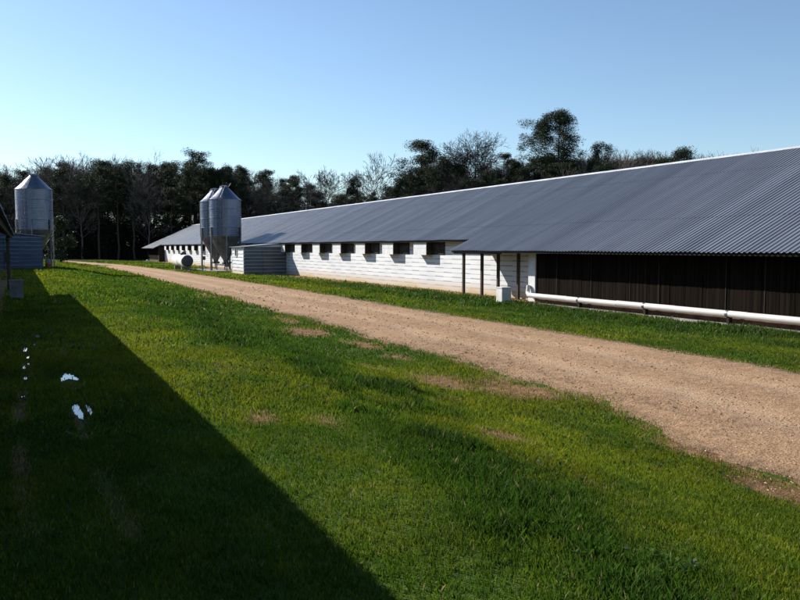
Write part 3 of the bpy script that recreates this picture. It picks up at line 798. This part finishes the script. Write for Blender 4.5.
# ------------------------------------------------------------------ gas tank
def gas_tank(loc, label):
    t = thing('gas_tank', label, 'gas tank', loc); r = .50; L = 4.9; zc = .80
    prof = [(0, 0)]
    for k in range(1, 9):
        a = math.pi / 2 * k / 8; prof.append((r * math.sin(a), .28 * (1 - math.cos(a))))
    prof.append((r, .30)); prof.append((r + .004, .305)); prof.append((r, .31))
    prof += [(r, L / 2), (r + .004, L/2 + .01), (r, L/2 + .02), (r, L - .3)]
    for k in range(7, -1, -1):
        a = math.pi / 2 * k / 8; prof.append((r * math.sin(a), L - .28 * (1 - math.cos(a))))
    mb = MB(); mb.lathe(prof, 40, (0, 0, zc), axis='y'); b = mb.build('body', M_TANK, t, True)
    mb = MB(); mb.lathe([(r * .97, .235), (r*.90, .14), (r*.7, .055), (r*.35, .005), (0, -.004)], 32, (0, -.006, zc), axis='y'); mb.build('end_cap_shade', M_CAPSHADE, t, True)  # dark shell over the near end, painting its shade onto the white tank
    mb = MB(); mb.lathe([(.24, 0), (.24, .16), (.19, .25), (0, .29)], 24, (0, L * .38, zc + r - .03)); mb.build('valve_dome', M_DSTEEL, t, True)
    for yy in (.9, L - .9):
        mb = MB(); mb.box((-.36, yy - .09, 0), (.36, yy + .09, .36)); mb.build('saddle', M_CONC, t, bevel=.01)
    mb = MB(); mb.path([(.0, L*.38, zc + r + .1), (.35, L*.38, zc + r + .05), (.62, L*.38, zc + .2), (.62, L*.38, .05)], .014, 6); mb.build('gas_line', M_STEEL, t)
M_CAPSHADE = m_noisy('shaded_tank_end', (.05,.05,.06), (.10,.10,.11), 2, .6)  # white tank end with its shade mixed into the colour
gas_tank((12.25, 64.6, Gf(12.25, 66)), 'white cylindrical gas tank lying on the grass left of the feed bins')
# meter post near the tank
t = thing('meter_post', 'thin steel post with a small meter box standing before the feed bins', 'post', (13.2, 63.4, Gf(13.2, 63.4)))
mb = MB(); mb.tube((0,0,-.1), (0,0,1.85), .03, n=8); mb.build('post', M_STEEL, t)
mb = MB(); mb.box((.03, -.08, .95), (.22, .08, 1.25)); mb.build('meter_box', M_DSTEEL, t, bevel=.01)
mb = MB(); mb.path([(.12, 0, .95), (.14, 0, .45), (.3, .1, .05)], .012, 6); mb.build('gas_line', M_STEEL, t)
# low pale marker stone near the far corner of the barn
mb = MB(); mb.lathe([(0,0),(.16,0),(.20,.12),(.16,.30),(.08,.36),(0,.37)], 9); o = mb.build('white_marker', M_PVC, loc=(15.2, 108.0, Gf(15.2,108))); tag(o, 'small pale marker on the grass under the far eave of the long barn', 'marker')

# ------------------------------------------------------------------ trees
M_BARK = m_noisy('pine_bark', (.035,.024,.018), (.085,.06,.045), 3, .9, 0, (4,4,.6), .5)
M_BARKG = m_noisy('grey_bark', (.07,.063,.056), (.15,.135,.12), 3, .9, 0, (4,4,.6), .4)
M_NEEDLE = m_leafy('pine_needles', .25, True, rough=.6)
M_TWIGD = m_noisy('dark_twigs', (.022,.018,.015), (.05,.042,.036), .6, .9)
M_TWIG = m_noisy('bare_twigs', (.065,.052,.043), (.14,.115,.098), .6, .9)

def leaves_in_blob(c, rx, rz, n, size, r_, tint):
    n = int(n * 1.25); size = size * .88
    u = r_.standard_normal((n, 3)); u /= np.linalg.norm(u, axis=1)[:, None]
    rad = r_.random(n)[:, None] ** .45
    p = u * rad * np.array([rx, rx, rz]) + np.array(c)
    d = r_.standard_normal((n, 3)); d /= np.linalg.norm(d, axis=1)[:, None]; d[:, 2] = np.abs(d[:, 2]) * .6
    e = np.cross(d, r_.standard_normal((n, 3))); e /= np.linalg.norm(e, axis=1)[:, None]
    L = size * r_.uniform(.6, 1.5, (n, 1)); W = L * .28
    V = np.stack([p - e * W, p + e * W, p + d * L], 1)
    C = np.array(tint)[None] * r_.uniform(.55, 1.5, (n, 1))
    return V, C

def pine(seed, H, cr, cb, lop=0., dens=1.0, rounded=False, tint=(.020,.032,.012)):
    r = random.Random(seed); r_ = np.random.default_rng(seed)
    t = bpy.data.objects.new('pine_tree', None); COL.objects.link(t)
    tb = MB(); pts = []; x = y = 0
    for k in range(9):
        f = k / 8; pts.append(Vector((x, y, H * f * .97))); x += r.uniform(-.25, .25) * H / 22; y += r.uniform(-.25, .25) * H / 22
    rad = lambda f: .24 * (H / 20) * (1 - .86 * f) + .02
    for k in range(8): tb.tube(pts[k], pts[k + 1], rad(k / 8), rad((k + 1) / 8), n=8, cap=False)
    def at(f):
        f = min(max(f, 0), .999) * 8; k = int(f); return pts[k].lerp(pts[k + 1], f - k)
    Vs, Cs = [], []
    nb = int(34 * dens); 
    for i in range(nb):
        f = cb + (1 - cb) * ((i + r.random()) / nb)
        g = (f - cb) / (1 - cb)
        wid = (math.sin(math.pi * min(1, (g * .78 + .22))) ** .7) if rounded else (1 - g) ** .55 * (.55 + .45 * math.sin(math.pi * min(1, g + .25)))
        L = cr * (.35 + .75 * wid) * r.uniform(.6, 1.1); a = r.uniform(0, 6.28) if r.random() < .75 else math.pi + r.uniform(-.6, .6)
        L *= 1 + lop * math.cos(a - math.radians(154))
        p0 = at(f * .97); up = r.uniform(.05, .5); p1 = p0 + Vector((math.cos(a) * L, math.sin(a) * L, L * up))
        mid = p0.lerp(p1, .5) + Vector((0, 0, -.1 * L)); rb = .05 * (1 - g) + .025
        tb.tube(p0, mid, rb, rb * .7, n=4, cap=False); tb.tube(mid, p1, rb * .7, rb * .3, n=4, cap=False)
        for j in range(r.choice((2, 3, 3))):
            q = p0.lerp(p1, r.uniform(.5, 1.05)) + Vector((r.uniform(-.6, .6), r.uniform(-.6, .6), r.uniform(-.2, .5))) * (cr / 4)
            s = r.uniform(.7, 1.25) * cr / 4.2
            V, C = leaves_in_blob(q, s * 1.05, s * .8, int(170), .20, r_, tint); Vs.append(V); Cs.append(C)
    topp = at(.99)
    for j in range(5 if rounded else 3):
        V, C = leaves_in_blob(topp + Vector((r.uniform(-.8,.8), r.uniform(-.8,.8), r.uniform(-.7,.3))), 1.0 * cr/4.2, .8 * cr/4.2, 220, .18, r_, tint); Vs.append(V); Cs.append(C)
    # dead stubs on the bare trunk
    for i in range(9):
        f = r.uniform(.25, cb); p = at(f); a = r.uniform(0, 6.28); L = r.uniform(.6, 1.8); tb.tube(p, p + Vector((math.cos(a)*L, math.sin(a)*L, r.uniform(-.1,.3)*L)), .03, .01, n=3, cap=False)
    tr = tb.build('trunk', M_BARK, t, True)
    cr_ = soup('crown', np.concatenate(Vs), 3, M_NEEDLE, np.concatenate(Cs)); cr_.parent = t
    return t

def bare_tree(seed, H, spread, cb, levels=6, fine=1.0, rad0=.2):
    r = random.Random(seed); t = bpy.data.objects.new('bare_tree', None); COL.objects.link(t)
    tb = MB(); cb_ = MB()
    def grow(p, d, L, rad, lv):
        n = 3 if lv < 2 else 2; q = p; dd = d
        for k in range(n):
            dd = (dd + Vector((r.uniform(-1,1), r.uniform(-1,1), r.uniform(-.4,.8))) * .16).normalized()
            q2 = q + dd * L / n; ra = rad * (1 - .35 * k / n); rb = rad * (1 - .35 * (k + 1) / n)
            cb_.tube(q, q2, max(ra, .022), max(rb, .018), n=3 if lv > 1 else 5, cap=False); q = q2
            if lv < levels and k < n - 1 and r.random() < .75:
                a = r.uniform(0, 6.28); o = dd.orthogonal().normalized(); o = (Matrix.Rotation(a, 3, dd) @ o)
                grow(q, (dd * .6 + o * r.uniform(.6, 1.0)).normalized(), L * r.uniform(.5, .72), rb * .6, lv + 1)
        if lv < levels:
            for j in range(r.choice((2, 3))):
                a = r.uniform(0, 6.28); o = Matrix.Rotation(a, 3, dd) @ dd.orthogonal().normalized()
                grow(q, (dd + o * r.uniform(.35, .75) * spread).normalized(), L * r.uniform(.6, .82), rad * .58, lv + 1)
    # trunk
    pts = [Vector((0,0,0))]; k = 0
    for k in range(5): pts.append(pts[-1] + Vector((r.uniform(-.12,.12), r.uniform(-.12,.12), 1)) * H * cb / 5)
    for k in range(5): tb.tube(pts[k], pts[k+1], rad0 * (1 - .07 * k), rad0 * (1 - .07 * (k+1)), n=7, cap=False)
    top = pts[-1]; Lc = H * (1 - cb)
    for j in range(4):
        a = 2 * math.pi * j / 4 + r.uniform(-.4, .4); grow(top, Vector((math.cos(a) * .45 * spread, math.sin(a) * .45 * spread, 1)).normalized(), Lc * .36, rad0 * .5, 1)
    grow(top, Vector((0, 0, 1)), Lc * .42, rad0 * .6, 1)
    for j in range(4):
        p = pts[r.choice((3, 4))]; a = r.uniform(0, 6.28); grow(p, Vector((math.cos(a), math.sin(a), .7)).normalized(), Lc * .25, rad0 * .3, 2)
    tb.build('trunk', M_BARKG, t, True); cb_.build('crown', M_TWIGD if seed == 78 else M_TWIG, t)
    return t

PINES = [pine(1, 20, 3.6, .45), pine(2, 21, 3.9, .42, dens=1.1), pine(3, 18, 3.2, .35), pine(4, 20, 4.2, .50, rounded=True, dens=1.15), pine(5, 19, 3.4, .30, tint=(.026,.036,.014))]
BARES = [bare_tree(11, 19, 1.0, .38), bare_tree(12, 18, .8, .45), bare_tree(13, 20, 1.2, .35), bare_tree(14, 17, .9, .40, rad0=.16)]
# low dense evergreens filling the wood's edge
def thicket(seed, H, W):
    r = random.Random(seed); r_ = np.random.default_rng(seed); t = bpy.data.objects.new('young_evergreen', None); COL.objects.link(t)
    tb = MB(); Vs, Cs = [], []
    for k in range(3):
        a = r.uniform(0, 6.28); tb.tube((math.cos(a)*.2, math.sin(a)*.2, 0), (math.cos(a)*W*.3, math.sin(a)*W*.3, H*.8), .07, .02, n=5, cap=False)
    for j in range(34):
        f = r.random(); a = r.uniform(0, 6.28); rr = W * (1 - .65 * f) * r.random() ** .5
        V, C = leaves_in_blob((math.cos(a)*rr, math.sin(a)*rr, .3 + H * f * .93), W*.30, W*.28, 150, .20, r_, r.choice(((.014,.019,.008), (.022,.018,.011), (.018,.014,.010)))); Vs.append(V); Cs.append(C)
    tb.build('trunk', M_BARK, t); c = soup('crown', np.concatenate(Vs), 3, M_NEEDLE, np.concatenate(Cs)); c.parent = t; return t
THICK = [thicket(31, 6.5, 2.6), thicket(32, 5.0, 2.4), thicket(33, 8.0, 2.6)]

YAW = math.radians(25.98); FX = 778.0
def place_px(px, fw):
    r = (px - 400) / FX * fw
    return (fw * math.sin(YAW) + r * math.cos(YAW), fw * math.cos(YAW) - r * math.sin(YAW))
def hgt_px(py, fw): return 2.0 + (247.3 - py) * fw / FX      # tree height for its top row in the photograph
first = set(); PROTOH = {}
for lst, hh in ((PINES, (20,21,18,20,19)), (BARES, (19,18,20,17)), (THICK, (6.5,5,8))):
    for o, h in zip(lst, hh):
        zs_ = [v.co.z for ch in o.children for v in ch.data.vertices]; PROTOH[o] = max(zs_)
placed = []
def put(proto, x, y, H, label, cat='tree', group=None, rot=None, wide=1.0):
    o = proto if proto not in first else copy_tree(proto)
    first.add(proto)
    o.location = (x, y, Gf(min(x, 60), min(y, 140)) - .05); s = H / PROTOH[proto]
    o.scale = (s * wide, s * wide, s); o.rotation_euler = (0, 0, rng.uniform(0, 6.28) if rot is None else rot)
    tag(o, label, cat, group); placed.append((x, y)); return o

# the trees one can point to on the skyline: (px, top py, kind, width factor, label)
bigpine = pine(83, 25, 4.7, .50, lop=.25, dens=2.9, rounded=True)
oakish = bare_tree(78, 21, 1.25, .40, levels=7, rad0=.26)
PROTOH[bigpine] = max(v.co.z for ch in bigpine.children for v in ch.data.vertices)
PROTOH[oakish] = max(v.co.z for ch in oakish.children for v in ch.data.vertices)
hero = [
 (559, 110, bigpine, 1.0, 142, 'tallest pine on the skyline, broad crown leaning left above the barn roof', 'pine tree'),
 (475, 127, oakish, 1.0, 140, 'tall bare tree with a rounded crown of fine twigs, left of the tallest pine', 'bare tree'),
 (418, 140, PINES[3], 1.15, 140, 'dark lopsided pine just left of the round bare tree', 'pine tree'),
 (376, 155, BARES[1], 1.1, 140, 'pale bare tree standing clear of the low trees left of the dark lopsided pine', 'bare tree'),
 (324, 164, BARES[3], 1.0, 140, 'thin bare tree above the barn ridge, midway between feed bins and lopsided pine', 'bare tree'),
 (679, 147, PINES[3], 1.25, 150, 'small dark rounded evergreen crown showing over the ridge, rightmost of the evergreens', 'evergreen tree'),
 (197, 149, PINES[1], 1.25, 134, 'dense dark pine, tallest directly behind the pair of feed bins', 'pine tree'),
 (598, 142, PINES[0], .9, 142, 'ragged pine close on the right of the tallest pine', 'pine tree'),
 (625, 147, BARES[0], 1.0, 150, 'bare tree with wispy top, between the ragged pine and the rounded evergreen', 'bare tree'),
 (652, 145, BARES[2], 1.0, 155, 'wide bare tree directly left of the small rounded evergreen', 'bare tree'),
 (720, 151, BARES[0], 1.25, 185, 'faint distant bare tree, rightmost above the barn ridge', 'bare tree'),
 (125, 147, BARES[2], 1.0, 136, 'tallest bare tree left of the dense pine at the end of the drive', 'bare tree'),
 (72, 150, BARES[0], 1.05, 134, 'broad bare tree rising just right of the left feed bin', 'bare tree'),
 (505, 153, PINES[4], .9, 146, 'shorter pointed evergreen between the round bare tree and the tallest pine', 'evergreen tree'),
 (355, 176, PINES[2], .8, 140, 'low pointed evergreen between the two thin bare trees', 'evergreen tree'),
]
for px, py, pr, wd, fw, lab, cat in hero:
    x, y = place_px(px, fw); put(pr, x, y, hgt_px(py, fw), lab, cat, 'named trees of the skyline' if False else None, rot=0 if pr in (bigpine,) else None, wide=wd)

def top_py(px):
    return np.interp(px, [-200, 0, 25, 50, 75, 100, 130, 155, 178, 195, 212, 228, 245, 262, 280, 300, 315, 340, 365, 395, 420, 440, 455, 490, 520, 545, 575, 600, 620, 660, 700, 760, 900, 1100],
                          [150, 164, 166, 157, 152, 155, 155, 162, 158, 156, 156, 160, 164, 168, 171, 176, 186, 186, 186, 178, 160, 155, 158, 160, 156, 154, 152, 156, 160, 160, 164, 170, 176, 176])
gl = {'pine': ('slender dark pine packed in the wood behind the barns', 'pine tree', 'pines massed in the background wood'),
      'bare': ('leafless grey tree packed in the wood behind the barns', 'bare tree', 'bare trees massed in the background wood'),
      'thick': ('low bushy evergreen along the dark foot of the wood', 'young evergreen', 'young evergreens at the foot of the wood')}
r = random.Random(21)
for row, (fw0, shrink) in enumerate(((129, 14), (135, 6), (141, 3), (149, 2), (158, 2))):
    px = -190 + row * 7
    while px < 860:
        fw = fw0 + r.uniform(-3, 3) + (10 if px > 600 else 0)
        x, y = place_px(px, fw)
        tp = float(top_py(px)) + shrink * r.random() + r.uniform(-2, 7) + (r.uniform(4, 13) if r.random() < .4 else 0)
        bare = r.random() < (.75 if (px < 150) else .15 if px < 300 else .3 if px < 600 else .6)
        if row >= 3 and not bare: bare = px < 150
        if y < 120 or x > 32 or px < 150 or True:
            ok = not (x < 33 and y < 124)
            if ok:
                k = 'bare' if bare else 'pine'
                pr = r.choice(BARES if bare else PINES); H = hgt_px(tp, fw)
                put(pr, x, y, H, *gl[k], wide=r.uniform(.85, 1.15))
        px += r.uniform(13, 24)
for row, fw in enumerate((130.5, 136, 141)):
    px = -200 + row * 5
    while px < (420 if row else 330):
        x, y = place_px(px, fw + r.uniform(-1.5, 1.5))
        if not (x < 33 and y < 122.5) and px < 420:
            put(r.choice(THICK), x, y, r.uniform(3, 7.5), *gl['thick'], wide=r.uniform(.9, 1.3))
        px += r.uniform(9, 15)
# for the parts of the wood over the ridge the sky must not show low down
for row, fw in enumerate((150, 156)):
    px = 400 + row * 6
    while px < 700:
        x, y = place_px(px, fw); put(r.choice(THICK), x, y, r.uniform(12, 15), *gl['thick'], wide=r.uniform(.9, 1.2)); px += r.uniform(14, 20)
for k_, (pa, pb, fw, t0, t1, st_) in enumerate(((592, 745, 168, 149, 156, 8), (585, 720, 178, 150, 155, 9), (575, 640, 160, 152, 160, 9))):
    px = pa
    while px < pb:
        x, y = place_px(px, fw + r.uniform(-3, 3)); put(r.choice(BARES), x, y, hgt_px(r.uniform(t0, t1), fw), 'leafless grey tree in the hazy row over the right half of the ridge', 'bare tree', 'bare trees over the right half of the ridge', wide=r.uniform(.9, 1.2)); px += r.uniform(st_ * .7, st_ * 1.3)
px = 575
while px < 705:
    x, y = place_px(px, 158); put(r.choice(PINES), x, y, hgt_px(r.uniform(157, 163) - (px - 640) * .02, 158), *gl['pine'], wide=1.2); px += r.uniform(9, 14)
print('trees', len(placed), [len(c.data.polygons) for o in PINES+BARES+THICK+[oakish,bigpine] for c in o.children if 'crown' in c.name])
# a lighter green bush at the edge of the wood, right of the left bin
t = thicket(51, 4.6, 1.9); t.name = 'green_bush'; t.location = (3.9, 92, Gf(3.9, 92)); tag(t, 'lighter green bushy shrub right of the left feed bin', 'shrub')
for ch in t.children:
    if ch.name.startswith('crown'):
        at = ch.data.attributes['tint']; n_ = len(ch.data.vertices); a = np.zeros(n_ * 4, np.float32); at.data.foreach_get('color', a); a = a.reshape(-1, 4); a[:, :3] = a[:, :3].mean(1, keepdims=True) * np.array([1.7, 2.6, .8]); at.data.foreach_set('color', a.ravel())
# forest litter brush mass deep inside the wood
def brush():
    r_ = np.random.default_rng(5); Vs, Cs = [], []
    for i in range(900):
        px = r_.uniform(-200, 860); fw = r_.uniform(140, 170); x, y = place_px(px, fw)
        if x < 33 and y < 126: continue
        V, C = leaves_in_blob((x, y, r_.uniform(.5, 9 if px > 380 else 6)), 2.6, 2.2, 60, .75, r_, (.034,.025,.017) if r_.random() < .6 else (.018,.021,.010)); Vs.append(V); Cs.append(C)
    o = soup('underbrush', np.concatenate(Vs), 3, M_NEEDLE, np.concatenate(Cs)); tag(o, 'dark tangled underbrush filling the inside of the wood', 'underbrush', kind='stuff')
brush()

# ------------------------------------------------------------------ light, sky, camera
sd = Vector((-1.0, 1.68, 1.2)).normalized()              # towards the sun
elev = math.asin(sd.z); az = math.atan2(sd.x, sd.y)       # clockwise from +Y
w = bpy.data.worlds.new('World'); scene.world = w; w.use_nodes = True
nt = w.node_tree; bg = nt.nodes['Background']; sky = nt.nodes.new('ShaderNodeTexSky'); sky.sky_type = 'NISHITA'
sky.sun_disc = False; sky.sun_elevation = elev; sky.sun_rotation = az; sky.air_density = 1.0; sky.dust_density = .25; sky.ozone_density = 1.6; sky.altitude = 100
hs = nt.nodes.new('ShaderNodeHueSaturation'); hs.inputs['Saturation'].default_value = .98; nt.links.new(sky.outputs[0], hs.inputs['Color']); tn = nt.nodes.new('ShaderNodeMix'); tn.data_type = 'RGBA'; tn.blend_type = 'MULTIPLY'; tn.inputs[0].default_value = 1; tn.inputs[7].default_value = (.90, .985, 1.05, 1); nt.links.new(hs.outputs[0], tn.inputs[6]); nt.links.new(tn.outputs[2], bg.inputs['Color']); bg.inputs['Strength'].default_value = .095
L = bpy.data.lights.new('Sun', 'SUN'); L.energy = 5.0; L.angle = math.radians(.5); L.color = (1, .95, .87)
lo = bpy.data.objects.new('Sun', L); COL.objects.link(lo); lo.rotation_euler = sd.to_track_quat('Z', 'Y').to_euler(); lo.location = (-40, 60, 60)

cam = bpy.data.cameras.new('Camera'); co = bpy.data.objects.new('Camera', cam); COL.objects.link(co); scene.camera = co
cam.sensor_width = 36; cam.lens = 36 * 778 / 800; cam.clip_end = 4000; cam.clip_start = .05
co.location = (0, 0, 2.0)
p = math.radians(3.875)
fwd = Vector((math.sin(YAW) * math.cos(p), math.cos(YAW) * math.cos(p), -math.sin(p)))
co.rotation_euler = fwd.to_track_quat('-Z', 'Y').to_euler()
vs_ = scene.view_settings; vs_.view_transform = 'Standard'; vs_.look = 'None'; vs_.gamma = 1; vs_.exposure = .60; vs_.use_curve_mapping = False
scene.cycles.max_bounces = 6; scene.cycles.transparent_max_bounces = 6
